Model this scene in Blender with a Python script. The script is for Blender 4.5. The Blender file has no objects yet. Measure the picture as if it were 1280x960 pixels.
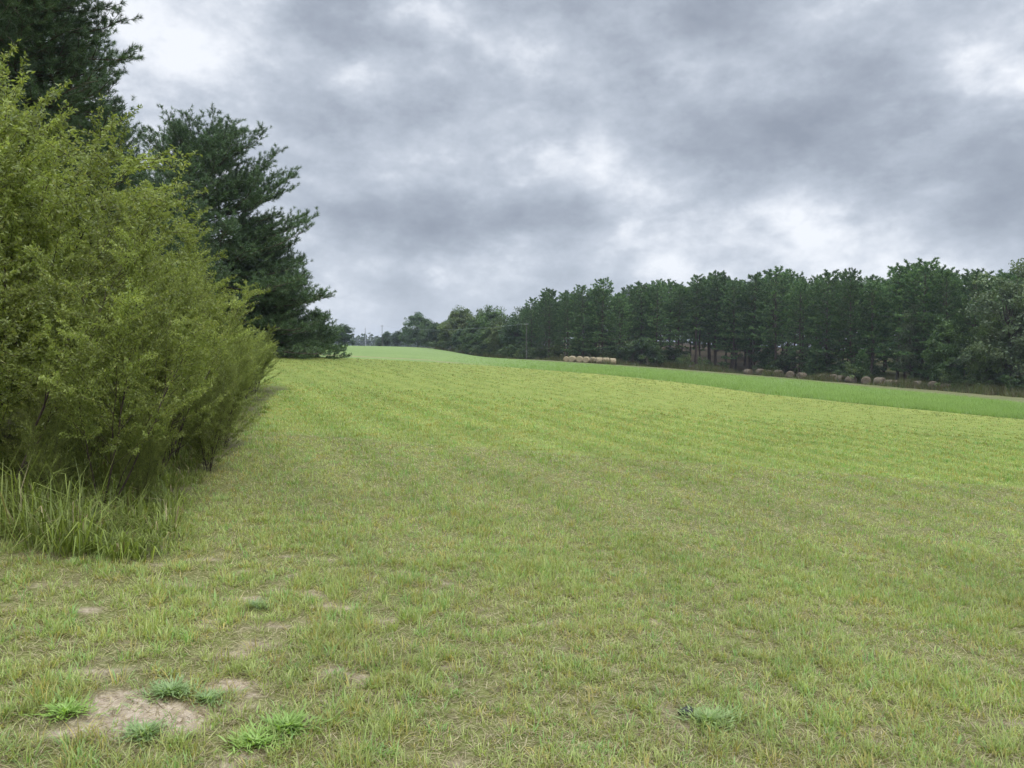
import bpy, math, random
import numpy as np
from mathutils import Vector
R = math.radians
random.seed(7)
rng = np.random.default_rng(7)
scene = bpy.context.scene
COL = scene.collection

# ------------------------------------------------------------------ camera
F = 961.0                      # focal length in pixels of the 1280 wide frame
HY = 434.0                     # row of the eye level
EYE = 1.6
cam = bpy.data.cameras.new('camera')
cam.sensor_width = 36.0
cam.lens = F / 1280 * 36
cam.clip_start = 0.05
cam.clip_end = 6000
camo = bpy.data.objects.new('camera', cam)
COL.objects.link(camo)
camo.location = (0, 0, EYE)
camo.rotation_euler = (R(90) - math.atan((480 - HY) / F), 0, 0)
scene.camera = camo

# ------------------------------------------------------------------ render
scene.view_settings.view_transform = 'Standard'
scene.view_settings.look = 'None'
scene.view_settings.exposure = 0.42
scene.view_settings.gamma = 1.0
scene.view_settings.use_curve_mapping = False
cy = scene.cycles
cy.max_bounces = 5
cy.diffuse_bounces = 3
cy.glossy_bounces = 1
cy.transmission_bounces = 3
cy.transparent_max_bounces = 4
cy.volume_bounces = 0
cy.use_denoising = True
cy.sample_clamp_indirect = 4

# ------------------------------------------------------------------ world
SUN_EL, SUN_AZ = R(58), R(150)          # high, behind the camera and to the right, veiled by cloud
w = bpy.data.worlds.new('World')
scene.world = w
w.use_nodes = True
nt = w.node_tree
for n in list(nt.nodes):
    nt.nodes.remove(n)
N = nt.nodes.new
L = nt.links.new
def vmath(op, a, b=None, s=None):
    n = N('ShaderNodeVectorMath'); n.operation = op
    for i, v in enumerate((a, b)):
        if v is None: continue
        if hasattr(v, 'is_output'): L(v, n.inputs[i])
        else: n.inputs[i].default_value = v
    if s is not None:
        if hasattr(s, 'is_output'): L(s, n.inputs['Scale'])
        else: n.inputs['Scale'].default_value = s
    return n
def fm(op, a, b=None, c=None, clamp=False):
    n = N('ShaderNodeMath'); n.operation = op; n.use_clamp = clamp
    for i, v in enumerate((a, b, c)):
        if v is None: continue
        if hasattr(v, 'is_output'): L(v, n.inputs[i])
        else: n.inputs[i].default_value = v
    return n.outputs[0]
def mrange(v, a, b, c, d, smooth=True):
    n = N('ShaderNodeMapRange')
    if smooth: n.interpolation_type = 'SMOOTHSTEP'
    L(v, n.inputs[0])
    for i, q in enumerate((a, b, c, d)): n.inputs[i + 1].default_value = q
    return n.outputs[0]
tc = N('ShaderNodeTexCoord')
gen = tc.outputs['Generated']
sep = N('ShaderNodeSeparateXYZ'); L(gen, sep.inputs[0])
zc = fm('ADD', fm('MAXIMUM', sep.outputs[2], 0.0), 0.27)
px_ = fm('DIVIDE', sep.outputs[0], zc)
py_ = fm('DIVIDE', sep.outputs[1], zc)
cmb = N('ShaderNodeCombineXYZ'); L(px_, cmb.inputs[0]); L(py_, cmb.inputs[1])
def noise(vec, scale, detail, rough, dist=0.0):
    n = N('ShaderNodeTexNoise'); L(vec, n.inputs['Vector'])
    n.inputs['Scale'].default_value = scale; n.inputs['Detail'].default_value = detail
    n.inputs['Roughness'].default_value = rough; n.inputs['Distortion'].default_value = dist
    return n
gp = vmath('MULTIPLY', gen, (1, 1, 1.65)).outputs[0]
n1 = noise(gp, 3.2, 6, 0.5, 0.0)
n2 = noise(gp, 8.0, 8, 0.62, 0.0)
nw = noise(gp, 5.0, 5, 0.6)
# heaped cloud bases: lumps with paler seams between them
lw = vmath('MULTIPLY_ADD', nw.outputs['Color'], (0.22, 0.22, 0.22)); lw.inputs[2].default_value = (-0.11, -0.11, -0.11)
lump_in = vmath('ADD', gp, lw.outputs[0]).outputs[0]
vo = N('ShaderNodeTexVoronoi'); vo.feature = 'SMOOTH_F1'; vo.inputs['Scale'].default_value = 4.2
vo.inputs['Smoothness'].default_value = .5
vo.inputs['Detail'].default_value = 1; vo.inputs['Roughness'].default_value = .5
L(lump_in, vo.inputs['Vector'])
warp = vmath('MULTIPLY_ADD', nw.outputs['Color'], (0.22, 0.22, 0.22))
warp.inputs[2].default_value = (-0.11, -0.11, -0.11)
wd = vmath('ADD', gen, warp.outputs[0])
wd = vmath('MULTIPLY', wd.outputs[0], (1, 1, 1.5)).outputs[0]
cl = fm('MULTIPLY_ADD', n1.outputs[0], .75, fm('MULTIPLY_ADD', n2.outputs[0], 1.05, -0.53))
cl = fm('MULTIPLY_ADD', vo.outputs['Distance'], .42, fm('ADD', cl, -.09))
# broad bright gaps and dark masses of the cloud deck, by direction: (column, row, radius, gain)
BL = [(190, 30, .19, .13), (90, 60, .2, .06), (545, 25, .10, .30), (450, 110, .07, .2), (690, 55, .08, .16), (545, 328, .05, .26), (330, 5, .12, .12), (230, 110, .12, .14),
      (620, 350, .16, .10), (850, 85, .05, .18), (840, 330, .15, .16), (1120, 322, .2, .2), (1262, 98, .06, .24), (660, 190, .06, .16), (60, 200, .25, .12), (640, 330, .07, .16),
      (820, 255, .12, .04), (500, 230, .06, .16), (1040, 10, .1, .08), (420, 380, .15, .1),
      (400, 60, .15, -.12), (690, 130, .15, -.07), (600, 240, .13, -.04), (1000, 60, .22, -.10), (1150, 170, .22, -.12), (960, 190, .18, -.13),
      (780, 20, .1, -.06), (1200, 270, .16, -.08)]
acc = cl
for (bx, by, br, bg) in BL:
    c = Vector(((bx - 640) / F, 1, (HY - by) / F)).normalized()
    d = vmath('DISTANCE', wd, (c.x, c.y, c.z * 1.5)).outputs['Value']
    acc = fm('ADD', acc, mrange(d, 0.0, br * 1.3, bg, 0.0))
ramp = N('ShaderNodeValToRGB'); L(acc, ramp.inputs[0])
cr = ramp.color_ramp
STOPS = [(.20, (.23, .26, .315)), (.42, (.295, .33, .39)), (.58, (.37, .41, .475)), (.70, (.445, .485, .55)), (.80, (.56, .595, .655)), (.93, (.71, .735, .78))]
cr.elements[0].position, cr.elements[0].color = STOPS[0][0], (*STOPS[0][1], 1)
cr.elements[1].position, cr.elements[1].color = STOPS[-1][0], (*STOPS[-1][1], 1)
for p_, c_ in STOPS[1:-1]:
    e = cr.elements.new(p_); e.color = (*c_, 1)
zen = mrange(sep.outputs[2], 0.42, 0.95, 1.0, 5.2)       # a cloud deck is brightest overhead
hor = mrange(sep.outputs[2], -0.02, 0.16, 0.35, 0.0)
hm = N('ShaderNodeMix'); hm.data_type = 'RGBA'; L(hor, hm.inputs[0]); L(ramp.outputs[0], hm.inputs[6]); hm.inputs[7].default_value = (.52, .57, .65, 1)
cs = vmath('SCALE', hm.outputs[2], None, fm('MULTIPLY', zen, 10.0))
sky = N('ShaderNodeTexSky'); sky.sky_type = 'NISHITA'; sky.sun_disc = False
sky.sun_elevation = SUN_EL; sky.sun_rotation = SUN_AZ
mx = N('ShaderNodeMix'); mx.data_type = 'RGBA'
mx.inputs[0].default_value = 0.04
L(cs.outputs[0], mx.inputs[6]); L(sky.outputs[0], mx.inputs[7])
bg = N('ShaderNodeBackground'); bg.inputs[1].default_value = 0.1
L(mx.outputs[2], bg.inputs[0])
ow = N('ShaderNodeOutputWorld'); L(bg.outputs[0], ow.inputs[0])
w.cycles.sampling_method = 'MANUAL'
w.cycles.sample_map_resolution = 512

# ------------------------------------------------------------------ sun behind cloud
sl = bpy.data.lights.new('sun', 'SUN')
sl.energy = 1.5; sl.angle = R(25); sl.color = (1, .96, .9)
so = bpy.data.objects.new('sun', sl); COL.objects.link(so)
sd = Vector((math.sin(SUN_AZ) * math.cos(SUN_EL), math.cos(SUN_AZ) * math.cos(SUN_EL), math.sin(SUN_EL)))
so.rotation_euler = sd.to_track_quat('Z', 'Y').to_euler()

# ------------------------------------------------------------------ numpy noise and terrain
def _h(ix, iy, s):
    n = (ix.astype(np.int64) * 374761393 + iy.astype(np.int64) * 668265263 + s * 974711) & 0xffffffff
    n = ((n ^ (n >> 13)) * 1274126177) & 0xffffffff
    n = n ^ (n >> 16)
    return (n & 0xffff) / 65535.0
def vnoise(x, y, s=0):
    x = np.asarray(x, float); y = np.asarray(y, float)
    ix = np.floor(x); iy = np.floor(y)
    fx = x - ix; fy = y - iy
    fx = fx * fx * (3 - 2 * fx); fy = fy * fy * (3 - 2 * fy)
    a = _h(ix, iy, s); b = _h(ix + 1, iy, s); c = _h(ix, iy + 1, s); d = _h(ix + 1, iy + 1, s)
    return (a * (1 - fx) + b * fx) * (1 - fy) + (c * (1 - fx) + d * fx) * fy
def fbm(x, y, s=0, o=4, g=.5):
    t = 0; a = 1; m = 0
    for k in range(o):
        t = t + a * vnoise(x * 2 ** k, y * 2 ** k, s + k * 13); m += a; a *= g
    return t / m
def sst(a, b, v):
    t = np.clip((np.asarray(v, float) - a) / (b - a), 0, 1)
    return t * t * (3 - 2 * t)
# edges of the plots, as ground curves (bearing = x/y -> y)
EDGE = np.array([(-1.2, 30), (-.6, 44), (-.245, 54.5), (-.146, 61), (-.083, 63.5), (0, 65), (.104, 65), (.208, 59), (.291, 50), (.333, 46.5), (.479, 41), (.666, 37.5), (1.2, 33)])
STRIP = np.array([(-1.2, 60), (-.05, 135), (.156, 127), (.265, 120), (.375, 112), (.479, 88), (.666, 67), (1.2, 50)])
WOODS = np.array([(-1.2, 290), (-.15, 300), (-.12, 262), (-.083, 236), (-.04, 206), (0, 188), (.042, 172), (.083, 160), (.125, 152), (.167, 156), (.22, 156), (.27, 152), (.32, 144),
                  (.375, 132), (.479, 118), (.58, 106), (.666, 98), (.8, 90), (1.2, 74)])
def edge(tab, u): return np.interp(u, tab[:, 0], tab[:, 1])

def terrain(x, y):
    x = np.asarray(x, float); y = np.asarray(y, float)
    zl = 2.8 * np.tanh(.0757 * np.maximum(-x, 0) / 2.8)
    zr = -9 * np.tanh(.0757 * np.maximum(x, 0) / 9)
    d = np.hypot(x, y)
    z = zl + zr - .0016 * np.clip(y, -50, 400)
    z = z - 1.2 * np.exp(-((x + 5) / 15) ** 2 - ((y - 215) / 70) ** 2)
    z = z - 10 * sst(290, 640, d)
    uu_ = np.clip(x / np.maximum(y, 1), -1.2, 1.2)
    z = z + 7.0 * sst(4, 80, y - np.interp(uu_, WOODS[:, 0], WOODS[:, 1])) * sst(-.02, .12, uu_) * sst(1, 20, y)
    z = z + .05 * (fbm(x / 5, y / 5, 3, 2) - .5) * sst(2, 8, d)
    return z
def zt(x, y): return float(terrain(x, y))
Z0 = zt(0, 0)
camo.location.z = EYE + 0.0
def at(px, d):
    """the spot d metres ahead in the direction of column px"""
    x = (px - 640) / F * d
    return x, d, zt(x, d)

# ------------------------------------------------------------------ mesh helpers
def mesh_np(name, V, faces, mats=None, fcol=None, vcol=None, smooth=False, fmat=None):
    """V (n,3); faces: list of (m,k) int arrays; fcol per-face colours (attribute 'col')"""
    me = bpy.data.meshes.new(name)
    V = np.asarray(V, np.float32)
    tot = np.concatenate([np.full(len(f), f.shape[1], np.int32) for f in faces])
    idx = np.concatenate([f.ravel() for f in faces]).astype(np.int32)
    st = np.concatenate([[0], np.cumsum(tot)[:-1]]).astype(np.int32)
    me.vertices.add(len(V)); me.vertices.foreach_set('co', V.ravel())
    me.loops.add(len(idx)); me.loops.foreach_set('vertex_index', idx)
    me.polygons.add(len(tot)); me.polygons.foreach_set('loop_start', st)
    me.polygons.foreach_set('loop_total', tot)
    if smooth: me.polygons.foreach_set('use_smooth', np.ones(len(tot), bool))
    if fmat is not None: me.polygons.foreach_set('material_index', np.asarray(fmat, np.int32))
    me.update(calc_edges=True)
    if fcol is not None:
        a = me.attributes.new('col', 'FLOAT_COLOR', 'FACE')
        c = np.ones((len(tot), 4), np.float32); c[:, :3] = fcol
        a.data.foreach_set('color', c.ravel())
    if vcol is not None:
        a = me.attributes.new('col', 'FLOAT_COLOR', 'POINT')
        c = np.ones((len(V), 4), np.float32); c[:, :vcol.shape[1]] = vcol
        a.data.foreach_set('color', c.ravel())
    for m in (mats or []): me.materials.append(m)
    return me
def link(name, data, parent=None, loc=None, rz=0):
    o = bpy.data.objects.new(name, data); COL.objects.link(o)
    if parent is not None: o.parent = parent
    if loc is not None: o.location = loc
    o.rotation_euler.z = rz
    return o
def tag(o, label=None, cat=None, group=None, kind=None):
    for k, v in (('label', label), ('category', cat), ('group', group), ('kind', kind)):
        if v: o[k] = v
    return o
def unit(a): return a / np.maximum(np.linalg.norm(a, axis=-1, keepdims=True), 1e-9)
def perp(D):
    up = np.where(np.abs(D[:, 2:3]) < .9, np.array([[0, 0, 1.]]), np.array([[1., 0, 0]]))
    a = unit(np.cross(D, up)); return a, np.cross(D, a)

def cones(A, B, ra, rb, sides=5):
    """tapering segments A->B"""
    A = np.asarray(A, float).reshape(-1, 3); B = np.asarray(B, float).reshape(-1, 3)
    ra = np.broadcast_to(ra, len(A)); rb = np.broadcast_to(rb, len(A))
    D = unit(B - A); s, t = perp(D)
    n = len(A); V = np.zeros((n, 2, sides, 3))
    for k in range(sides):
        o = math.cos(2 * math.pi * k / sides) * s + math.sin(2 * math.pi * k / sides) * t
        V[:, 0, k] = A + o * ra[:, None]; V[:, 1, k] = B + o * rb[:, None]
    base = (np.arange(n) * 2 * sides)[:, None]
    Fc = [np.concatenate([base + k, base + (k + 1) % sides, base + sides + (k + 1) % sides, base + sides + k], 1) for k in range(sides)]
    return V.reshape(-1, 3), np.stack(Fc, 1).reshape(-1, 4)
class Bag:
    """collects triangles and quads with a colour each"""
    def __init__(s): s.V = []; s.F = {3: [], 4: []}; s.C = {3: [], 4: []}; s.n = 0
    def add(s, V, F_, c=(1, 1, 1)):
        V = np.asarray(V).reshape(-1, 3); s.V.append(V)
        if not isinstance(F_, list): F_ = [F_]; c = [c]
        for f, cc in zip(F_, c):
            k = f.shape[1]; s.F[k].append(f + s.n)
            s.C[k].append(np.broadcast_to(np.asarray(cc, float), (len(f), 3)))
        s.n += len(V)
    def mesh(s, name, mats, smooth=False):
        fs = []; cs = []
        for k in (3, 4):
            if s.F[k]: fs.append(np.concatenate(s.F[k])); cs.append(np.concatenate(s.C[k]))
        return mesh_np(name, np.concatenate(s.V), fs, mats, fcol=np.concatenate(cs), smooth=smooth)

def blades(P, az, ln, wd, lean, curl, col, bag, fine=True, face=None):
    """bent grass blades: P base, az heading of the lean, lean (rad from vertical) at the base, curl extra lean at the tip"""
    n = len(P)
    h = np.stack([np.cos(az), np.sin(az), np.zeros(n)], 1)
    fa = az + math.pi / 2 if face is None else face
    S = np.stack([np.cos(fa), np.sin(fa), np.zeros(n)], 1)
    up = np.array([[0, 0, 1.]])
    def stp(a): return np.sin(a)[:, None] * h + np.cos(a)[:, None] * up
    M = P + stp(lean) * (ln * .5)[:, None]
    T = M + stp(lean + curl) * (ln * .5)[:, None]
    if fine:
        V = np.stack([P - S * (wd * .4)[:, None], P + S * (wd * .4)[:, None], M + S * (wd * .5)[:, None], M - S * (wd * .5)[:, None], T], 1)
        b = (np.arange(n) * 5)[:, None]
        q = b + np.array([[0, 1, 2, 3]]); t = b + np.array([[3, 2, 4]])
        bag.add(V.reshape(-1, 3), [t, q], [col, col])
    else:
        V = np.stack([P - S * (wd * .5)[:, None], P + S * (wd * .5)[:, None], T], 1)
        b = (np.arange(n) * 3)[:, None]
        bag.add(V.reshape(-1, 3), b + np.array([[0, 1, 2]]), col)

# ------------------------------------------------------------------ materials
def new_mat(name):
    m = bpy.data.materials.new(name); m.use_nodes = True
    t = m.node_tree; t.nodes.clear()
    return m, t
def leaf_mat(name, rough=.55, trans=.35, spec=.3, tint=(1.15, 1.2, .6), vary=.25, scale=3.0, gain=1.0):
    m, t = new_mat(name)
    at_ = t.nodes.new('ShaderNodeAttribute'); at_.attribute_name = 'col'
    oi = t.nodes.new('ShaderNodeObjectInfo')
    hv = t.nodes.new('ShaderNodeMapRange'); t.links.new(oi.outputs['Random'], hv.inputs[0])
    hv.inputs[3].default_value = gain * (1 - vary * .5); hv.inputs[4].default_value = gain * (1 + vary * .5)
    tcn = t.nodes.new('ShaderNodeTexCoord')
    nz = t.nodes.new('ShaderNodeTexNoise'); nz.inputs['Scale'].default_value = scale; nz.inputs['Detail'].default_value = 3
    t.links.new(tcn.outputs['Object'], nz.inputs['Vector'])
    nr = t.nodes.new('ShaderNodeMapRange'); t.links.new(nz.outputs[0], nr.inputs[0])
    nr.inputs[1].default_value = .3; nr.inputs[2].default_value = .7; nr.inputs[3].default_value = 1 - vary; nr.inputs[4].default_value = 1 + vary
    mu = t.nodes.new('ShaderNodeMath'); mu.operation = 'MULTIPLY'; t.links.new(hv.outputs[0], mu.inputs[0]); t.links.new(nr.outputs[0], mu.inputs[1])
    vm = t.nodes.new('ShaderNodeVectorMath'); vm.operation = 'SCALE'
    t.links.new(at_.outputs['Color'], vm.inputs[0]); t.links.new(mu.outputs[0], vm.inputs['Scale'])
    p = t.nodes.new('ShaderNodeBsdfPrincipled'); p.inputs['Roughness'].default_value = rough
    p.inputs['Specular IOR Level'].default_value = spec
    t.links.new(vm.outputs[0], p.inputs['Base Color'])
    out = t.nodes.new('ShaderNodeOutputMaterial')
    if trans > 0:
        tr = t.nodes.new('ShaderNodeBsdfTranslucent')
        tv = t.nodes.new('ShaderNodeVectorMath'); tv.operation = 'MULTIPLY'; tv.inputs[1].default_value = tint
        t.links.new(vm.outputs[0], tv.inputs[0]); t.links.new(tv.outputs[0], tr.inputs[0])
        ms = t.nodes.new('ShaderNodeMixShader'); ms.inputs[0].default_value = trans
        t.links.new(p.outputs[0], ms.inputs[1]); t.links.new(tr.outputs[0], ms.inputs[2]); t.links.new(ms.outputs[0], out.inputs[0])
    else:
        t.links.new(p.outputs[0], out.inputs[0])
    return m
def noise_mat(name, c1, c2, scale=8, rough=.9, stretch=(1, 1, 1), bump=.0, detail=6):
    m, t = new_mat(name)
    tcn = t.nodes.new('ShaderNodeTexCoord'); mp = t.nodes.new('ShaderNodeMapping'); mp.inputs['Scale'].default_value = stretch
    t.links.new(tcn.outputs['Object'], mp.inputs[0])
    nz = t.nodes.new('ShaderNodeTexNoise'); nz.inputs['Scale'].default_value = scale; nz.inputs['Detail'].default_value = detail
    nz.inputs['Roughness'].default_value = .65
    t.links.new(mp.outputs[0], nz.inputs['Vector'])
    r = t.nodes.new('ShaderNodeValToRGB'); t.links.new(nz.outputs[0], r.inputs[0])
    r.color_ramp.elements[0].position = .35; r.color_ramp.elements[0].color = (*c1, 1)
    r.color_ramp.elements[1].position = .65; r.color_ramp.elements[1].color = (*c2, 1)
    p = t.nodes.new('ShaderNodeBsdfPrincipled'); p.inputs['Roughness'].default_value = rough; p.inputs['Specular IOR Level'].default_value = .2
    t.links.new(r.outputs[0], p.inputs['Base Color'])
    if bump:
        b = t.nodes.new('ShaderNodeBump'); b.inputs['Strength'].default_value = bump; b.inputs['Distance'].default_value = .03
        t.links.new(nz.outputs[0], b.inputs['Height']); t.links.new(b.outputs[0], p.inputs['Normal'])
    o = t.nodes.new('ShaderNodeOutputMaterial'); t.links.new(p.outputs[0], o.inputs[0])
    return m
M_BLADE = leaf_mat('grass_blade', .5, .45, .35, vary=.12, scale=.6)
M_NEEDLE = leaf_mat('pine_needle', .45, .12, .35, (1.1, 1.2, .7), vary=.3, scale=.9)
M_NEEDLE_FAR = leaf_mat('pine_foliage', .6, .15, .2, (1.1, 1.2, .7), vary=.45, scale=.3)
M_BROAD = leaf_mat('broad_leaf', .5, .25, .3, vary=.4, scale=.5)
M_SHRUB = leaf_mat('shrub_leaf', .42, .46, .4, (1.15, 1.15, .6), vary=.36, scale=1.6)
M_BARK = noise_mat('pine_bark', (.05, .04, .035), (.13, .10, .08), 9, .95, (1, 1, .25), .5)
M_STEM = noise_mat('shrub_bark', (.035, .025, .02), (.10, .075, .06), 30, .85, (1, 1, .2), .2)
M_HAY = noise_mat('hay', (.20, .16, .10), (.38, .32, .21), 9, .95, (1, 1, 1), .6)
M_OLDHAY = noise_mat('weathered_hay', (.085, .068, .048), (.20, .165, .12), 6, .95, (1, 1, 1), .6)
M_POLE = noise_mat('weathered_pole', (.08, .08, .07), (.14, .135, .12), 3, .85, (1, 1, .1))
M_STEEL = noise_mat('galvanised_steel', (.33, .35, .37), (.42, .44, .46), 1, .5)
M_WIRE = noise_mat('line_wire', (.25, .26, .27), (.35, .36, .37), 1, .5)
M_CLOD = noise_mat('dark_stone', (.02, .019, .018), (.055, .052, .05), 20, .6, (1, 1, 1), .4)

# ------------------------------------------------------------------ ground sheet
PATCH = [(-1.52, 3.05, .34, .26, 1.3), (-1.28, 3.38, .26, .13, 1.0), (-1.65, 3.95, .12, .16, 1.0), (-1.25, 4.66, .30, .13, .9), (-1.1, 4.5, .1, .12, .8), (.93, 3.5, .16, .1, .8), (1.15, 3.62, .14, .08, .7),
         (-.32, 3.5, .12, .07, .7), (-.8, 3.15, .1, .06, .5), (-3.3, 5.0, .5, .2, .75), (-2.5, 5.5, .35, .15, .6), (-.62, 3.02, .16, .07, .9), (-2.35, 6.3, .12, .15, .5), (-3.0, 4.2, .4, .15, .6), (-2.2, 7.0, .15, .2, .5),
         (0.05, 6.2, .25, .2, .4), (-2.05, 3.1, .2, .2, .7), (-2.75, 7.2, .1, .2, .45)]
def bare(x, y):
    """0 full sward .. 1 bare sand"""
    n = fbm(x * 5.6, y * 5.6, 21, 5, .66)
    wear = .10 * sst(8, 3, np.hypot(x + 1, y)) + .06 * sst(1.5, -2.5, x) * sst(6.5, 4.5, y)
    b = .85 * sst(.74, .83, n + wear)
    for (cx, cy_, sx, sy, a) in PATCH:
        g = a * .8 * np.exp(-((x - cx) / sx) ** 2 - ((y - cy_) / sy) ** 2)
        b = b + sst(.42, .72, g + 1.3 * (n - .5))
    return np.clip(b, 0, 1)
def thicket(x, y):
    """1 under the shrubs on the left"""
    e_ = -2.55 - .235 * np.maximum(y - 5.2, 0) + .25 * (fbm(y * .9, y * 0 + 3, 5, 2) - .5) * 2
    m = sst(.15, -.15, x - e_) * sst(4.9, 5.3, y + .10 * (x + 3) + .3 * (fbm(x, x * 0, 8, 2) - .5)) * sst(24, 21, y)
    return m
def axis(lo, hi, near, s0, g):
    out = [near]; s = s0
    while out[-1] < hi: out.append(out[-1] + s); s *= g
    neg = [near]; s = s0
    while neg[-1] > lo: neg.append(neg[-1] - s); s *= g
    return np.array(neg[:0:-1] + out)
gx = np.concatenate([axis(-1900, 1900, 0, .07, 1.022)])
gy = np.concatenate([axis(-200, 2800, 4, .05, 1.013)])
X, Y = np.meshgrid(gx, gy)
Zg = terrain(X, Y)
V = np.stack([X, Y, Zg], -1).reshape(-1, 3)
ny, nx = X.shape
ii = (np.arange(ny - 1)[:, None] * nx + np.arange(nx - 1)[None]).ravel()
Fg = np.stack([ii, ii + 1, ii + nx + 1, ii + nx], 1)
xf, yf = V[:, 0], V[:, 1]
df = np.hypot(xf, yf)
u = np.where(yf > 1, xf / np.maximum(yf, 1), np.sign(xf) * 1.2)
u = np.clip(u, -1.2, 1.2)
eE, eS, eW = edge(EDGE, u), edge(STRIP, u), edge(WOODS, u)
jit = (fbm(xf / 3, yf / 3, 31, 3) - .5) * 3
# stripes left by the mower
sdir = (xf + .42 * yf) / math.hypot(1, .42)
stripe = .5 + .5 * np.sin(sdir * 2 * math.pi / 1.3 + .35 * fbm(xf / 9, yf / 9, 40, 2))
tone = fbm(xf / 2.5, yf / 7, 44, 4)
big = fbm(xf / 18, yf / 26, 47, 3)
def mixc(a, b, t): return a + (b - a) * np.asarray(t)[:, None]
mown = mixc(np.array([.140, .185, .042]), np.array([.225, .250, .060]), np.clip(.24 * stripe + .20 * tone + .75 * sst(12, 50, df) * (.35 + .65 * sst(-12, 12, xf)) + .6 * (big - .5), 0, 1))
green = mixc(np.array([.135, .195, .065]), np.array([.18, .24, .082]), tone)
cut = mixc(np.array([.10, .12, .045]), np.array([.17, .155, .08]), fbm(xf / 3, yf / 3, 50, 4))
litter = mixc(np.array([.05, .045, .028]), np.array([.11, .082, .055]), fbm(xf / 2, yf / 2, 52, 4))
c = mown.copy()
c = mixc(c, green, sst(-.4, .4, yf - eE + jit * .15))
isr = sst(-.06, .06, u)
c = mixc(c, cut, sst(-4, 4, yf - eS + jit) * isr)
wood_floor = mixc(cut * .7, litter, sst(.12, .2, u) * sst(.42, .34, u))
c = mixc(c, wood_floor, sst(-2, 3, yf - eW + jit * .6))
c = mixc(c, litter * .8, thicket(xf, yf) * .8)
# faint farm track between the mown field and the field beyond
trk = np.exp(-((yf - eE - 3.0 - 4 * (u < -.1)) / 1.1) ** 2) * sst(.0, -.1, u)
c = mixc(c, np.array([.25, .19, .11]), trk * .95)
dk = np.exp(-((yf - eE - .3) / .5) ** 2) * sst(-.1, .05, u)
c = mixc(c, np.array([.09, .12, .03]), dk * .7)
cover = sst(5, 20, df)
cover = np.maximum(cover, sst(-.4, .4, yf - eE))
att = np.zeros((len(V), 3))
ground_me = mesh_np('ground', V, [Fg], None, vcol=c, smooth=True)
for nm, arr in (('bare', bare(xf, yf) * sst(30, 15, df)), ('cover', cover)):
    a = ground_me.attributes.new(nm, 'FLOAT', 'POINT'); a.data.foreach_set('value', np.ascontiguousarray(arr, np.float32))
m, t = new_mat('field_ground')
def TN(scale, detail=5, rough=.6, stretch=None):
    n = t.nodes.new('ShaderNodeTexNoise'); n.inputs['Scale'].default_value = scale; n.inputs['Detail'].default_value = detail; n.inputs['Roughness'].default_value = rough
    tcn = t.nodes.new('ShaderNodeTexCoord'); mp = t.nodes.new('ShaderNodeMapping')
    if stretch: mp.inputs['Scale'].default_value = stretch
    t.links.new(tcn.outputs['Object'], mp.inputs[0]); t.links.new(mp.outputs[0], n.inputs['Vector'])
    return n.outputs[0]
def TR(src, stops):
    r = t.nodes.new('ShaderNodeValToRGB'); t.links.new(src, r.inputs[0])
    cr = r.color_ramp; cr.elements[0].position = stops[0][0]; cr.elements[0].color = (*stops[0][1], 1)
    cr.elements[1].position = stops[-1][0]; cr.elements[1].color = (*stops[-1][1], 1)
    for p_, c_ in stops[1:-1]: e_ = cr.elements.new(p_); e_.color = (*c_, 1)
    return r.outputs[0]
def TA(nm, out='Fac'):
    a = t.nodes.new('ShaderNodeAttribute'); a.attribute_name = nm; return a.outputs[out]
def TM(f, a, b, mode='MIX'):
    n = t.nodes.new('ShaderNodeMix'); n.data_type = 'RGBA'; n.blend_type = mode
    if hasattr(f, 'is_output'): t.links.new(f, n.inputs[0])
    else: n.inputs[0].default_value = f
    t.links.new(a, n.inputs[6])
    if hasattr(b, 'is_output'): t.links.new(b, n.inputs[7])
    else: n.inputs[7].default_value = (*b, 1)
    return n.outputs[2]
thatch = TR(TN(60, 8, .8), [(.36, (.03, .022, .012)), (.5, (.12, .10, .05)), (.62, (.36, .31, .19))])
sand = TM(.45, TR(TN(28, 9, .8), [(.32, (.13, .09, .06)), (.5, (.38, .30, .22)), (.68, (.58, .50, .40))]), TR(TN(160, 4, .8), [(.3, (.10, .07, .045)), (.5, (.36, .29, .21)), (.7, (.66, .58, .47))]))
soil = TM(TA('bare'), thatch, sand)
field = TM(1.0, TA('col', 'Color'), TR(TN(2.2, 7, .7, (1, .6, 1)), [(.3, (.78, .80, .72)), (.7, (1.22, 1.2, 1.25))]), 'MULTIPLY')
near = TM(.5, soil, TA('col', 'Color'))
near = TM(TA('bare'), near, soil)
allc = TM(TA('cover'), near, field)
p = t.nodes.new('ShaderNodeBsdfPrincipled'); p.inputs['Roughness'].default_value = .9; p.inputs['Specular IOR Level'].default_value = .1
t.links.new(allc, p.inputs['Base Color'])
b = t.nodes.new('ShaderNodeBump'); b.inputs['Strength'].default_value = .6; b.inputs['Distance'].default_value = .02
t.links.new(TN(40, 6, .7), b.inputs['Height']); t.links.new(b.outputs[0], p.inputs['Normal'])
o_ = t.nodes.new('ShaderNodeOutputMaterial'); t.links.new(p.outputs[0], o_.inputs[0])
ground_me.materials.append(m)
ground = tag(link('ground', ground_me), 'gently sloping mown field running to the woods', 'ground', kind='structure')

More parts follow.
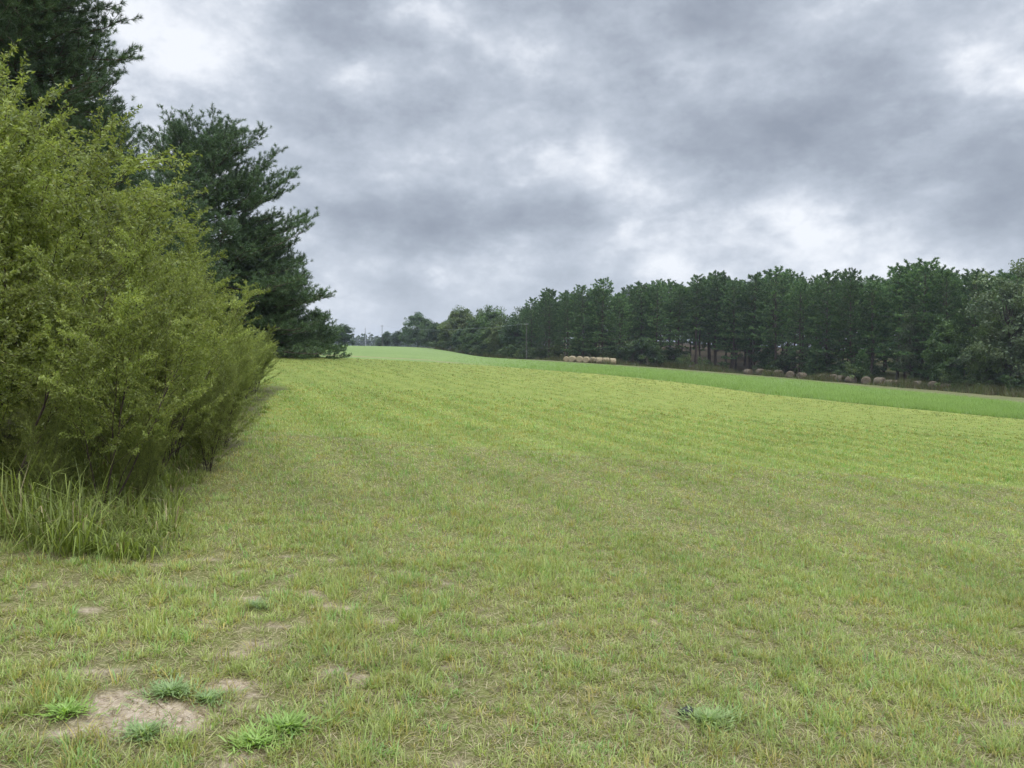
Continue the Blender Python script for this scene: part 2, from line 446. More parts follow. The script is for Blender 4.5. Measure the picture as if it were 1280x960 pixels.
# ------------------------------------------------------------------ mown grass: stuff
G_A = np.array([.24, .315, .085]); G_B = np.array([.42, .455, .175]); G_DRY = np.array([.50, .43, .26]); G_OLD = np.array([.24, .20, .085])
def sample_wedge(n, y0, y1, pw, m=1.12, pad=1.3):
    """points in the view wedge and a margin beside it; density falls as 1/y**pw"""
    k = 2 - pw
    r = rng.random(n)
    if abs(k) < 1e-6: y = y0 * (y1 / y0) ** r
    else: y = (y0 ** k + r * (y1 ** k - y0 ** k)) ** (1 / k)
    x = (rng.random(n) * 2 - 1) * (.666 * m * y + pad)
    return x, y
def sward(n_tufts, y0, y1, pw, per, h, wd, spread, bag, fine, dry=.22):
    x, y = sample_wedge(n_tufts, y0, y1, pw)
    bb = bare(x, y); th = thicket(x, y)
    ee = edge(EDGE, np.clip(x / y, -1.2, 1.2))
    fine_n = fbm(x * 5.5, y * 5.5, 66, 3, .6)
    worn = np.clip(.6 * sst(9, 3.5, y) + .3 * sst(1, -3, x) * sst(8, 5, y), 0, .8) + .12
    open_ = sst(.60, .40, fine_n) * worn
    fade = sst(y1 + .01, y1 * .7, y)
    keep = (rng.random(len(x)) > bb * .93) & (th < .5) & (y < ee - .2) & (rng.random(len(x)) > open_) & (rng.random(len(x)) < fade + .1)
    x, y, bb = x[keep], y[keep], bb[keep]
    lush = fbm(x * 1.3, y * 1.3, 61, 4)
    lush2 = fbm(x / 6, y / 9, 62, 3)
    n = len(x); hue = rng.random(n)
    X_ = np.repeat(x, per); Y_ = np.repeat(y, per); Lh = np.repeat(lush, per); B_ = np.repeat(bb, per); L2 = np.repeat(lush2, per)
    th_h = np.repeat(.65 + .7 * rng.random(n), per)
    tc_ = np.repeat(rng.random(n), per)
    N_ = len(X_)
    a = rng.random(N_) * 2 * math.pi; rr = np.sqrt(rng.random(N_)) * spread
    bx = X_ + np.cos(a) * rr; by = Y_ + np.sin(a) * rr
    P = np.stack([bx, by, terrain(bx, by) - .004], 1)
    az = a + rng.normal(0, .7, N_)
    ln = h * th_h * (.5 + .9 * rng.random(N_)) * (.6 + .75 * Lh) * (1 - .35 * B_)
    lean = np.abs(rng.normal(.55, .35, N_)) ; curl = np.abs(rng.normal(.5, .35, N_))
    isdry = rng.random(N_) < dry * (1.55 - 1.1 * Lh) * (1 + 1.2 * B_) * (1.25 - .5 * L2) * (1 - .7 * sst(5, 11, np.hypot(X_, Y_)) * sst(-3, 2, X_ + 2))
    lean = np.where(isdry, rng.uniform(.9, 1.5, N_), lean); curl = np.where(isdry, rng.uniform(-.1, .25, N_), curl)
    dr = np.hypot(bx, by)
    k = np.clip(.60 * tc_ + .35 * rng.random(N_) + .5 * (L2 - .5) + .08 * sst(6, 40, dr) + .15 * sst(4, -4, by - 8 + bx), 0, 1)
    sd_ = (bx + .42 * by) / math.hypot(1, .42)
    stp_ = np.sin(sd_ * 2 * math.pi / 1.3 + .35 * fbm(bx / 9, by / 9, 40, 2))
    k = np.clip(k + .22 * stp_ * sst(5, 9, dr), 0, 1)
    ln = ln * (1 - .10 * stp_)
    col = mixc(G_A, G_B, k)
    hu = np.repeat(hue, per)
    col = np.where((hu < .16)[:, None], col * np.array([1.12, .86, .8]), col)
    col = np.where((hu > .86)[:, None], col * np.array([.74, 1.02, .95]), col)
    dc = mixc(G_OLD, G_DRY, rng.random(N_) ** .7)
    col = np.where(isdry[:, None], dc, col)
    col = col * rng.uniform(.72, 1.28, (N_, 1)) * (1 - .28 * sst(12, 45, dr))[:, None]
    w_ = wd * rng.uniform(.7, 1.3, N_) * (1 if np.isscalar(wd) else 1)
    w_ = w_ * np.maximum(1, dr / 14 if not fine else dr / 9)
    blades(P, az, ln, w_, lean, curl, col, bag, fine)
def thatch_straws(n, bag):
    """cut dry straws lying between the tufts"""
    x, y = sample_wedge(n, 2.2, 12, 1.0)
    ok = (thicket(x, y) < .5) & (rng.random(n) > .25 * bare(x, y)); x, y = x[ok], y[ok]; n = len(x)
    P = np.stack([x, y, terrain(x, y) + rng.uniform(.001, .014, n)], 1)
    col = mixc(np.array([.16, .12, .065]), np.array([.56, .48, .31]), rng.random(n) ** 1.3)
    blades(P, rng.random(n) * 6.283, rng.uniform(.02, .075, n), rng.uniform(.0018, .004, n) * np.maximum(1, y / 5), rng.uniform(1.25, 1.62, n), rng.uniform(-.2, .2, n), col, bag, True)
bag = Bag()
sward(50000, 1.6, 7.5, .9, 15, .058, .0038, .030, bag, True, .24)
sward(46000, 5.5, 26, 1.1, 12, .060, .0050, .05, bag, True, .16)
sward(46000, 13, 90, 1.35, 8, .065, .0085, .14, bag, False, .10)
thatch_straws(260000, bag)
# a thin ring beside and behind the camera so a step aside still stands on grass
tag(link('grass', bag.mesh('grass', [M_BLADE])), 'short mown grass with dry stubble covering the near field', 'grass', kind='stuff')

# bright uncut grass strip on the right and weeds at the wood's edge
bag = Bag()
n = 42000
uu = rng.uniform(-.16, .80, n); uu = np.where(rng.random(n) < sst(-.16, .12, uu), uu, rng.uniform(.1, .8, n)); e0 = edge(EDGE, uu); e1 = edge(STRIP, uu)
r = rng.random(n); y = e0 + .1 + (e1 - e0) * r ** 1.5; x = uu * y
k = fbm(x / 3, y / 3, 71, 3)
per = 4
X_ = np.repeat(x, per) + rng.normal(0, .12, n * per); Y_ = np.repeat(y, per) + rng.normal(0, .12, n * per); K_ = np.repeat(k, per)
P = np.stack([X_, Y_, terrain(X_, Y_) - .01], 1); N_ = n * per
edge_in = np.repeat(sst(-.12, .15, uu) , per)
ln = (.14 + .30 * rng.random(N_) * (.5 + K_)) * (.25 + .75 * edge_in)
col = mixc(np.array([.19, .30, .075]), np.array([.31, .42, .14]), np.clip(.6 * rng.random(N_) + .6 * (K_ - .3), 0, 1))
blades(P, rng.random(N_) * 6.28, ln, rng.uniform(.012, .026, N_), np.abs(rng.normal(.3, .25, N_)), np.abs(rng.normal(.5, .3, N_)), col, bag, False)
tag(link('uncut_grass', bag.mesh('uncut_grass', [M_BLADE])), 'bright green uncut grass strip between the mown field and the woods', 'grass', kind='stuff')
bag = Bag()
n = 5200
uu = rng.uniform(-.10, .85, n); e1 = edge(WOODS, uu)
y = e1 + rng.normal(-3.2, 2.2, n) + 3 * (fbm(uu * 90, uu * 0, 77, 2) - .5); x = uu * y
k = fbm(x / 4, y / 4, 73, 3)
per = 26
X_ = np.repeat(x, per) + rng.normal(0, .35, n * per); Y_ = np.repeat(y, per) + rng.normal(0, .3, n * per); K_ = np.repeat(k, per); N_ = n * per
P = np.stack([X_, Y_, terrain(X_, Y_) - .01], 1)
ln = (.25 + 1.1 * rng.random(N_)) * (.15 + 1.25 * sst(.35, .65, K_))
c0 = mixc(np.array([.05, .085, .025]), np.array([.15, .15, .065]), rng.random(N_))
c0 = mixc(c0, np.array([.11, .085, .05]), np.repeat(rng.random(n) < .3, per) * .8)
blades(P, rng.random(N_) * 6.28, ln, rng.uniform(.04, .09, N_), np.abs(rng.normal(.3, .25, N_)), np.abs(rng.normal(.4, .3, N_)), c0, bag, False)
tag(link('undergrowth', bag.mesh('undergrowth', [M_BLADE])), 'brownish weeds and brush along the foot of the woods', 'undergrowth', kind='stuff')

# tall arching grass at the foot of the shrubs
bag = Bag()
n = 4200
x = rng.uniform(-9, -2, n); y = 4.9 + 17 * rng.random(n) ** 1.8
x = x + .0; th = thicket(x, y)
dE = (-2.55 - .235 * (y - 5.2)) - x
keep = (th > .4) & (rng.random(n) < np.exp(-np.maximum(dE, 0) / 1.6) + .25)
x, y = x[keep], y[keep]; n = len(x); per = 26
X_ = np.repeat(x, per); Y_ = np.repeat(y, per); N_ = n * per
a = rng.random(N_) * 6.28; rr = np.sqrt(rng.random(N_)) * .10
X_ = X_ + np.cos(a) * rr; Y_ = Y_ + np.sin(a) * rr
hh = np.repeat(.92 * (.22 + .75 * sst(.3, .7, fbm(x * 1.8, y * 1.8, 81, 3))) * rng.uniform(.5, 1.1, n) * (.45 + .55 * sst(0, .8, dE[keep])) * (1 - .55 * sst(6.3, 9, y)), per)
P = np.stack([X_, Y_, terrain(X_, Y_) - .01], 1)
col = mixc(np.array([.13, .18, .038]), np.array([.34, .39, .115]), rng.random(N_) * .8 + .2 * np.repeat(rng.random(n), per))
col = np.where((rng.random(N_) < .07)[:, None], np.array([.36, .30, .17]), col)
ln = hh * rng.uniform(.35, 1.15, N_)
col = col * rng.uniform(.5, 1.2, (N_, 1))
blades(P, a, ln, rng.uniform(.005, .011, N_), np.abs(rng.normal(.38, .28, N_)), np.abs(rng.normal(1.25, .6, N_)), col, bag, True)
tag(link('tall_grass', bag.mesh('tall_grass', [M_BLADE])), 'tall arching grass at the foot of the shrubs', 'grass', kind='stuff')

# ------------------------------------------------------------------ pines
def tufts(P, A, bag, nn, ln, wd, c1, c2, shoot=.12, rnd=None):
    """needle brushes: nn needles round each shoot at P along A"""
    rnd = rnd or rng
    n = len(P); Pn = np.repeat(P, nn, 0); An = np.repeat(A, nn, 0); N_ = n * nn
    s, t_ = perp(An)
    ph = rnd.random(N_) * 6.2832; sp = rnd.uniform(.35, 1.15, N_)
    D = An * np.cos(sp)[:, None] + (s * np.cos(ph)[:, None] + t_ * np.sin(ph)[:, None]) * np.sin(sp)[:, None]
    B = Pn + An * (rnd.random(N_) * shoot)[:, None]
    l = ln * rnd.uniform(.7, 1.15, N_)
    W = unit(np.cross(D, rnd.normal(0, 1, (N_, 3)))) * (wd * .5)
    T = B + D * l[:, None]; T[:, 2] -= l * .08
    V = np.stack([B - W, B + W, T], 1)
    k = np.repeat(rnd.random(n), nn) * .6 + .4 * rnd.random(N_)
    bag.add(V.reshape(-1, 3), (np.arange(N_) * 3)[:, None] + np.array([[0, 1, 2]]), mixc(c1, c2, k))
NC1, NC2 = np.array([.040, .082, .038]), np.array([.12, .18, .072])
def pine(seed, H, cb, prof, r0, nb, step, nn, ln, wd, up=(-.05, .95), sub_sides=3, c1=NC1, c2=NC2, asym=None, subgap=.30, tgap=.12, droop=0.0, flat=.25, subk=1.0, tup=.45, merge=False):
    """returns (trunk mesh, branches mesh, crown mesh). prof(t) gives the reach of a branch at height share t"""
    rd = np.random.default_rng(seed)
    k = 14
    zs = np.linspace(0, H, k); wx = np.cumsum(rd.normal(0, .035, k)) * H / 14; wy = np.cumsum(rd.normal(0, .035, k)) * H / 14
    wx[0] = wy[0] = 0
    C = np.stack([wx, wy, zs], 1)
    rad = r0 * (1 - (zs / H) ** .9 * .94); rad[0] *= 1.35
    tb = Bag(); s_ = 9; rings = []
    for i in range(k):
        aa = np.arange(s_) / s_ * 6.2832
        rings.append(C[i] + np.stack([np.cos(aa), np.sin(aa), aa * 0], 1) * rad[i] * (1 + .06 * np.sin(3 * aa + i))[:, None])
    Vt = np.concatenate(rings); base = (np.arange(k - 1)[:, None] * s_)
    q = np.concatenate([np.stack([base[:, 0] + j, base[:, 0] + (j + 1) % s_, base[:, 0] + s_ + (j + 1) % s_, base[:, 0] + s_ + j], 1) for j in range(s_)])
    Vt[:s_, 2] -= .25
    tb.add(Vt, q)
    SA, SB, RA, RB = [], [], [], []; TP, TA_ = [], []
    for i in range(nb):
        tt = cb + (1 - cb) * ((i + rd.random()) / nb) ** .92
        z = tt * H
        if z > H * .985: continue
        az = i * 2.39996 + rd.normal(0, .35)
        reach = prof(tt) * rd.uniform(.62, 1.08)
        if asym: reach *= 1 + asym[1] * math.cos(az - asym[0])
        tr = (tt - cb) / (1 - cb)
        el = up[0] + (up[1] - up[0]) * tr ** 1.4 + rd.normal(0, .12)
        p = np.array([np.interp(z, zs, wx), np.interp(z, zs, wy), z])
        ns = max(3, int(reach / .55)); seg = reach / ns
        br = max(.012, r0 * .30 * (1 - tr * .6)) * min(1, reach / 3 + .35)
        pts = [p]; dirs = []
        for j in range(ns):
            f = (j + .5) / ns
            e_ = el - droop * math.sin(f * 3.14) + .45 * f ** 2 + rd.normal(0, .07); a_ = az + rd.normal(0, .2)
            dv = np.array([math.cos(a_) * math.cos(e_), math.sin(a_) * math.cos(e_), math.sin(e_)])
            az = az * .7 + a_ * .3
            pts.append(pts[-1] + dv * seg); dirs.append(dv)
        for j in range(ns):
            SA.append(pts[j]); SB.append(pts[j + 1]); RA.append(br * (1 - j / ns * .85)); RB.append(br * (1 - (j + 1) / ns * .85))
        L0 = reach * .22; Lp = L0; side = 1
        while Lp < reach:
            j = min(ns - 1, int(Lp / seg)); f = Lp / seg - j
            q0 = pts[j] + (pts[j + 1] - pts[j]) * f; dv = dirs[j]
            sl_ = subk * min(1.7, (.28 * (reach - Lp) + .35)) * rd.uniform(.55, 1.15)
            sa = side * rd.uniform(.6, 1.1); side = -side
            h = math.atan2(dv[1], dv[0]) + sa
            e2 = math.asin(max(-1, min(1, dv[2]))) * .5 + rd.uniform(0, .15) + flat * abs(rd.normal(0, 1))
            d2 = np.array([math.cos(h) * math.cos(e2), math.sin(h) * math.cos(e2), math.sin(e2)])
            q1 = q0 + d2 * sl_
            SA.append(q0); SB.append(q1); RA.append(br * .28); RB.append(br * .1 + .002)
            g = sl_
            while g > .05:
                if rd.random() < .9:
                    TP.append(q0 + d2 * g + rd.normal(0, .05, 3)); TA_.append(d2 * .8 + np.array([0, 0, tup]) + rd.normal(0, .33, 3))
                g -= tgap * rd.uniform(.7, 1.4)
            Lp += subgap * rd.uniform(.6, 1.3)
        for g in (0, .12, .25, .42):
            TP.append(pts[-1] - dirs[-1] * g); TA_.append(dirs[-1] + np.array([0, 0, .3]) + rd.normal(0, .25, 3))
    top = np.array([wx[-1], wy[-1], H])
    for g in range(8):
        TP.append(top - np.array([0, 0, g * .12])); TA_.append(np.array([0, 0, 1.]) + rd.normal(0, .5, 3))
    bb = Bag(); V_, F__ = cones(SA, SB, np.array(RA), np.array(RB), sub_sides); bb.add(V_, F__)
    cbag = Bag(); tufts(np.array(TP), unit(np.array(TA_)), cbag, nn, ln, wd, c1, c2, shoot=ln * .8, rnd=rd)
    if merge:
        tb.add(V_, F__); return tb.mesh('trunk', [M_BARK], True), None, cbag, len(TP)
    return tb.mesh('trunk', [M_BARK], True), bb.mesh('branches', [M_BARK]), cbag, len(TP)
def tab(*pts):
    a = np.array(pts); return lambda t_: float(np.interp(t_, a[:, 0], a[:, 1]))
def build_tree(name, meshes, loc, label, cat, group=None, rz=0.0, sc=(1, 1, 1)):
    r_ = link(name, None, None, loc, rz); r_.scale = sc
    tag(r_, label, cat, group)
    for pn, me in meshes: link(pn, me, r_)
    return r_
def place(px, d): return at(px, d)

# big pines on the left
def near_pine(seed, px, d, ztop, cb, prof, r0, nb, label, nn=26, wd=.009, asym=None, step=1, ln=.17, **kw):
    x, y, z = at(px, d)
    a = pine(seed, (ztop - z) * .93, cb, prof, r0, nb, 1, nn, ln, wd, asym=asym, up=(-.12, .55), subk=1.55, flat=.3, **kw)
    print('pine', label[:20], a[3])
    return build_tree('pine_tree', [('trunk', a[0]), ('branches', a[1]), ('crown', a[2].mesh('crown', [M_NEEDLE]))], (x, y, z), label, 'pine', 'big pines behind the willow thicket')
near_pine(1, 258, 47, 14.9, .10, tab((0, 6.6), (.3, 7.2), (.5, 6.2), (.7, 5.2), (.85, 4.2), (.95, 2.8), (1, 1.2)), .26, 225,
          'spreading dark pine at the field edge, its whole round top clear of the thicket', asym=(0, .12), wd=.022, nn=24, ln=.22)
near_pine(2, 5, 22, 17.5, .12, tab((0, 3.2), (.4, 3.6), (.75, 3.5), (1, 1)), .24, 340,
          'tallest dark pine at the upper left corner, cut off by the top of the photo', wd=.013, nn=36, subgap=.26)
near_pine(3, 128, 29, 10.6, .08, tab((0, 2.8), (.5, 2.8), (.8, 2.2), (1, .8)), .16, 230,
          'mid-height dark pine between the tallest one and the round-topped one', wd=.016, nn=28)
near_pine(4, 208, 38, 9.6, .06, tab((0, 3.2), (.5, 3.0), (.8, 2.2), (1, .8)), .15, 210,
          'smaller dark pine half hidden left of the round-topped pine trunk', wd=.019, nn=24)
near_pine(5, 325, 50, 9.2, .03, tab((0, 4.4), (.3, 4.2), (.6, 3.2), (1, .9)), .15, 240,
          'low dark pine with boughs down to the grass, under the round-topped pine', asym=(0, .1), wd=.022, nn=24, ln=.22)
near_pine(6, -140, 20, 14, .12, tab((0, 3.2), (.5, 3.0), (1, .7)), .22, 110, 'dark pine beside the tallest one at the left border of the photo', wd=.014, nn=28)
near_pine(8, 62, 31, 18, .12, tab((0, 3.4), (.5, 3.6), (.8, 3.2), (1, 1)), .22, 230, 'tall dark pine behind the tallest one, filling the gaps beside its trunk', wd=.017, nn=26)
near_pine(7, 398, 53, 3.9, .02, tab((0, 2.3), (.5, 1.7), (1, .4)), .07, 60, 'small bushy pine sapling at the right foot of the big pines', wd=.024, nn=24, ln=.22)

# ------------------------------------------------------------------ broadleaf trees
def broadleaf(seed, H, cb, rx, nl, c1, c2, leaf=.22, clumps=60, ragged=.25, r0=.2):
    """round-headed tree of unit placement: trunk, limbs, crown of many leaf faces in clumps"""
    rd = np.random.default_rng(seed)
    tb = Bag(); k = 7; zs = np.linspace(-.2, H * .8, k); wx = np.cumsum(rd.normal(0, .12, k)); wy = np.cumsum(rd.normal(0, .12, k)); wx[:2] = 0; wy[:2] = 0
    Ct = np.stack([wx, wy, zs], 1); rad = r0 * (1 - np.linspace(0, 1, k) * .85)
    V_, F_ = cones(Ct[:-1], Ct[1:], rad[:-1], rad[1:], 7); tb.add(V_, F_)
    cz = H * (cb + 1) / 2; hz = H * (1 - cb) / 2
    D = unit(rd.normal(0, 1, (clumps, 3))); rr = rd.uniform(.35, 1, clumps) ** .6
    lump = 1 + ragged * rd.normal(0, 1, clumps)
    Cc = D * rr[:, None] * lump[:, None] * np.array([rx, rx, hz]) * .86
    wide = np.where(Cc[:, 2] < 0, 1.0, 1 - .25 * (Cc[:, 2] / hz)); Cc[:, 0] *= wide; Cc[:, 1] *= wide
    Cc[:, 2] += cz
    Cc[:, 2] = np.clip(Cc[:, 2], H * cb * .7, H * .97)
    for q in Cc:
        zt_ = max(H * .15, q[2] * .55); j = np.array([np.interp(zt_, zs, wx), np.interp(zt_, zs, wy), zt_]); mid = (j + q) / 2 + rd.normal(0, .2, 3)
        V_, F_ = cones([j, mid], [mid, q], np.array([r0 * .3, r0 * .16]), np.array([r0 * .16, .01]), 3); tb.add(V_, F_)
    per = nl // clumps
    cr_ = rd.uniform(.10, .24, clumps) * rx * 2 * .62
    P = np.repeat(Cc, per, 0) + unit(rd.normal(0, 1, (clumps * per, 3))) * (rd.random(clumps * per) ** .45 * np.repeat(cr_, per))[:, None] * np.array([1.15, 1.15, .8])
    n_ = len(P)
    Nn = unit(rd.normal(0, 1, (n_, 3)) + np.array([0, 0, .7])); s, t_ = perp(Nn); ph = rd.random(n_) * 6.28
    S = s * np.cos(ph)[:, None] + t_ * np.sin(ph)[:, None]; T = np.cross(Nn, S)
    lf = leaf * rd.uniform(.6, 1.3, n_)[:, None]
    V = np.stack([P - S * lf * .5, P - T * lf * .33, P + S * lf * .5, P + T * lf * .33], 1).reshape(-1, 3)
    kk = np.repeat(rd.random(clumps), per) * .6 + .4 * rd.random(n_)
    bg_ = Bag(); bg_.add(V, (np.arange(n_) * 4)[:, None] + np.array([[0, 1, 2, 3]]), mixc(c1, c2, kk))
    return tb.mesh('trunk', [M_BARK]), bg_.mesh('crown', [M_BROAD])

# prototypes of the far woods: unit height 20 m pines, several habits
def far_pine(seed, H, cb, prof, r0, nb, nn=18, ln=.38, wd=.105, **kw):
    a = pine(seed, H, cb, prof, r0, nb, 1, nn, ln, wd, sub_sides=3, subgap=.62, tgap=.34, flat=.05, subk=1.35, tup=.75, merge=True, c1=np.array([.030, .082, .038]), c2=np.array([.165, .25, .085]), **kw)
    cr_ = a[2].mesh('crown', [M_NEEDLE_FAR])
    return a[0], a[1], cr_, H
PF = [far_pine(11, 20, .10, tab((0, 3.6), (.2, 4.6), (.5, 4.2), (.75, 3.6), (.92, 2.6), (1, 1)), .26, 100, up=(-.1, .6)),
      far_pine(12, 20, .16, tab((0, 3.4), (.35, 4.0), (.6, 3.8), (.85, 3.0), (1, .9)), .24, 88, up=(-.12, .6)),
      far_pine(13, 20, .26, tab((0, 3), (.35, 3.8), (.65, 3.7), (.9, 2.8), (1, 1)), .24, 78, up=(-.05, .6)),
      far_pine(14, 20, .42, tab((0, 2.6), (.5, 3.3), (.8, 3.1), (1, 1.2)), .22, 64, up=(0, .6)),
      far_pine(15, 20, .50, tab((0, 2.2), (.6, 3.4), (.85, 3.0), (1, 1.2)), .24, 56, up=(0, .6))]
PY = far_pine(16, 7, .04, tab((0, 2.4), (.4, 2.0), (.8, 1.0), (1, .3)), .09, 60)
HW = [(broadleaf(21, 14, .02, 5.2, 15000, np.array([.045, .09, .032]), np.array([.11, .17, .05]), .42, 130, .14)),
      (broadleaf(22, 14, .03, 4.8, 15000, np.array([.06, .11, .033]), np.array([.14, .19, .06]), .42, 120, .14)),
      (broadleaf(23, 14, .02, 5.4, 15000, np.array([.06, .098, .034]), np.array([.15, .18, .065]), .42, 130, .14)),
      (broadleaf(24, 14, .01, 4.6, 14000, np.array([.03, .07, .03]), np.array([.08, .125, .05]), .42, 120, .14)),
      (broadleaf(25, 14, .06, 4.6, 11000, np.array([.055, .09, .045]), np.array([.15, .185, .095]), .30, 110, .2))]
US = [broadleaf(31, 4, .02, 1.9, 3000, np.array([.035, .08, .03]), np.array([.10, .15, .05]), .22, 40, .3, .05),
      broadleaf(32, 4, .02, 2.2, 3000, np.array([.06, .105, .036]), np.array([.135, .18, .06]), .22, 40, .35, .05)]

TOP = np.array([(400, 400), (425, 402), (470, 412), (500, 408), (512, 392), (522, 386), (540, 396), (560, 386), (575, 381), (600, 385), (618, 382), (640, 390), (662, 376), (680, 361), (700, 366), (720, 360), (752, 351), (770, 358), (785, 350), (800, 354), (830, 349),
                (860, 347), (890, 342), (905, 341), (925, 348), (945, 343), (978, 332), (1000, 340), (1030, 342), (1060, 341), (1080, 346), (1110, 338), (1128, 329), (1165, 329), (1200, 334), (1222, 343), (1240, 340), (1262, 329), (1290, 330), (1330, 335), (1600, 325)])
def top_z(px, d, drop=0): return EYE + (HY - np.interp(px, TOP[:, 0], TOP[:, 1]) - drop) / F * d
ORD = ['first', 'second', 'third', 'fourth', 'fifth', 'sixth', 'seventh', 'eighth', 'ninth', 'tenth', 'eleventh', 'twelfth', 'thirteenth', 'fourteenth', 'fifteenth', 'sixteenth', 'seventeenth', 'eighteenth', 'nineteenth', 'twentieth',
       'twenty-first', 'twenty-second', 'twenty-third', 'twenty-fourth', 'twenty-fifth', 'twenty-sixth', 'twenty-seventh', 'twenty-eighth', 'twenty-ninth', 'thirtieth', 'thirty-first', 'thirty-second', 'thirty-third', 'thirty-fourth']
def put_pine(px, d, topz, proto, label, group, s=1.0):
    x, y, z = at(px, d); tr, br, cr_, H0 = proto
    k = (topz - z) / H0
    return build_tree('pine_tree', [('trunk', tr), ('crown', cr_)], (x, y, z), label, 'pine', group, random.uniform(0, 6.28), (k * s, k * s, k))
def put_broad(px, d, topz, proto, H0, name, label, cat, group, s=1.0):
    x, y, z = at(px, d); k = (topz - z) / H0
    return build_tree(name, [('trunk', proto[0]), ('crown', proto[1])], (x, y, z), label, cat, group, random.uniform(0, 6.28), (k * s, k * s, k))
GP = 'pines in the front row of the right-hand woods'
px = 664; i = 0
while px < 1345:
    d = edge(WOODS, (px - 640) / F) + random.uniform(.5, 4)
    tall = i % 3 != 2
    proto = PF[(i * 2 + (i // 4)) % 3]
    if 800 < px < 960: proto = PF[[2, 3, 2, 1][i % 4]]
    nm = ORD[i]
    look = 'tall pine' if tall else 'lower pine'
    if 1235 < px < 1300:
        pass
    else:
        put_pine(px, d, top_z(px, d, random.uniform(0, 4) if tall else random.uniform(8, 26)), proto, '%s %s right of the utility pole in the front row of the woods' % (nm, look), GP, random.uniform(.95, 1.2))
    i += 1
    px += 4.2 / d * F * random.uniform(.8, 1.15)
# deeper rows: only their tops and trunks show between the front ones
GB = 'pines deeper in the woods'
for row, (off, drop) in enumerate(((6, 2), (12, 3), (19, 4), (27, 6), (38, 8), (52, 10), (68, 14))):
    px = 655 + row * 4
    while px < 1400:
        d = edge(WOODS, (px - 640) / F) + off + random.uniform(-1.5, 1.5)
        proto = PF[random.choice((2, 3, 4)) if row < 3 else (random.choice((0, 1, 2)) if row < 6 else 0)]
        put_pine(px, d, top_z(px, d, drop + random.uniform(0, 12)), proto, 'dark pine deeper in the woods, mostly hidden by the front row', GB, random.uniform(.95, 1.25))
        px += 5.6 / d * F * random.uniform(.75, 1.25)
# greyish broadleaf trees at the right border and pale one in the pines
GH = 'broadleaf trees of the tree line'
def hwood(px, dd, drop, kind, label, s=1.0, name='broadleaf_tree'):
    d = edge(WOODS, (px - 640) / F) + dd
    put_broad(px, d, top_z(px, d, drop), HW[kind], 14, name, label, 'tree', GH, s)
hwood(1262, -1, 0, 4, 'grey-brown broadleaf tree with thin foliage, tallest at the right border', .95)
hwood(1300, 1, 2, 4, 'grey-brown broadleaf tree just outside the right border', 1)
hwood(1235, -2, 45, 1, 'mid-green broadleaf tree low in front of the grey-brown tree', .8)
hwood(1140, 0, 52, 4, 'pale grey-green broadleaf crown among the dark pines below the highest hump', .6)
hwood(1185, -1, 60, 0, 'dark broadleaf tree in front of the pines left of the grey-brown tree', .8)
bl = [(545, 8, 6, 3, 'dark broadleaf tree beside the tall round one at the left end of the tree line'),
      (560, 2, 14, 1, 'lighter green low broadleaf tree at the left end of the tree line'),
      (577, 9, 0, 2, 'yellow-tinged rounded broadleaf tree, left hump of the tree line skyline'),
      (592, 2, 16, 0, 'green broadleaf tree in front of the yellow-tinged hump'),
      (603, 10, 1, 1, 'light green broadleaf tree between the two skyline humps'),
      (618, 8, -1, 0, 'dark rounded broadleaf tree, right hump of the tree line skyline'),
      (612, 2, 22, 1, 'low bright green broadleaf tree beneath the right hump'),
      (630, 3, 10, 2, 'brown-tinged broadleaf tree left of the utility pole'),
      (645, 4, 3, 3, 'dark cone-shaped broadleaf tree just left of the utility pole'),
      (655, 14, 4, 4, 'thin grey-brown broadleaf tree behind the utility pole'),
      (638, 0, 30, 0, 'low dark broadleaf tree at the grass, left of the utility pole'),
      (576, 0, 26, 3, 'low dark broadleaf tree at the grass under the yellow-tinged hump')]
for (px, dd, dr, kd, lb) in bl: hwood(px, dd, dr, kd, lb, 1.1)
for q in range(14):
    px = 535 + q * 9.5
    d = edge(WOODS, (px - 640) / F) + 14 + random.uniform(0, 8)
    put_broad(px, d, top_z(px, d, random.uniform(3, 10)), HW[q % 4], 14, 'broadleaf_tree', 'dark broadleaf tree standing behind the front trees left of the utility pole', 'tree', 'broadleaf trees behind the tree line front', 1)
for (px, d, dr, kd, lb) in [(522, 285, 0, 3, 'tall round-headed tree standing up at the left end of the tree line'), (510, 300, 12, 0, 'broadleaf tree left of the tall round-headed one'), (535, 270, 14, 0, 'lower tree at the right foot of the tall round-headed one'),
                        (497, 320, 3, 3, 'small round tree on the crest, right of the far gap'), (484, 330, 2, 3, 'dark small tree beside the far gap in the tree line'), (475, 336, 10, 0, 'lowest shrubby tree at the right edge of the far gap'),
                        (432, 250, 0, 3, 'dark rounded tree on the crest, left of the far gap'), (424, 262, 2, 0, 'tree on the crest partly behind the dark rounded one'), (441, 245, 18, 3, 'low tree sloping down to the far gap'),
                        (412, 255, 8, 3, 'tree on the crest next to the big pines'), (398, 262, 0, 0, 'tree on the crest seen through the big pine boughs')]:
    put_broad(px, d, top_z(px, d, dr), HW[kd], 14, 'broadleaf_tree', lb, 'tree', GH, 1.25)
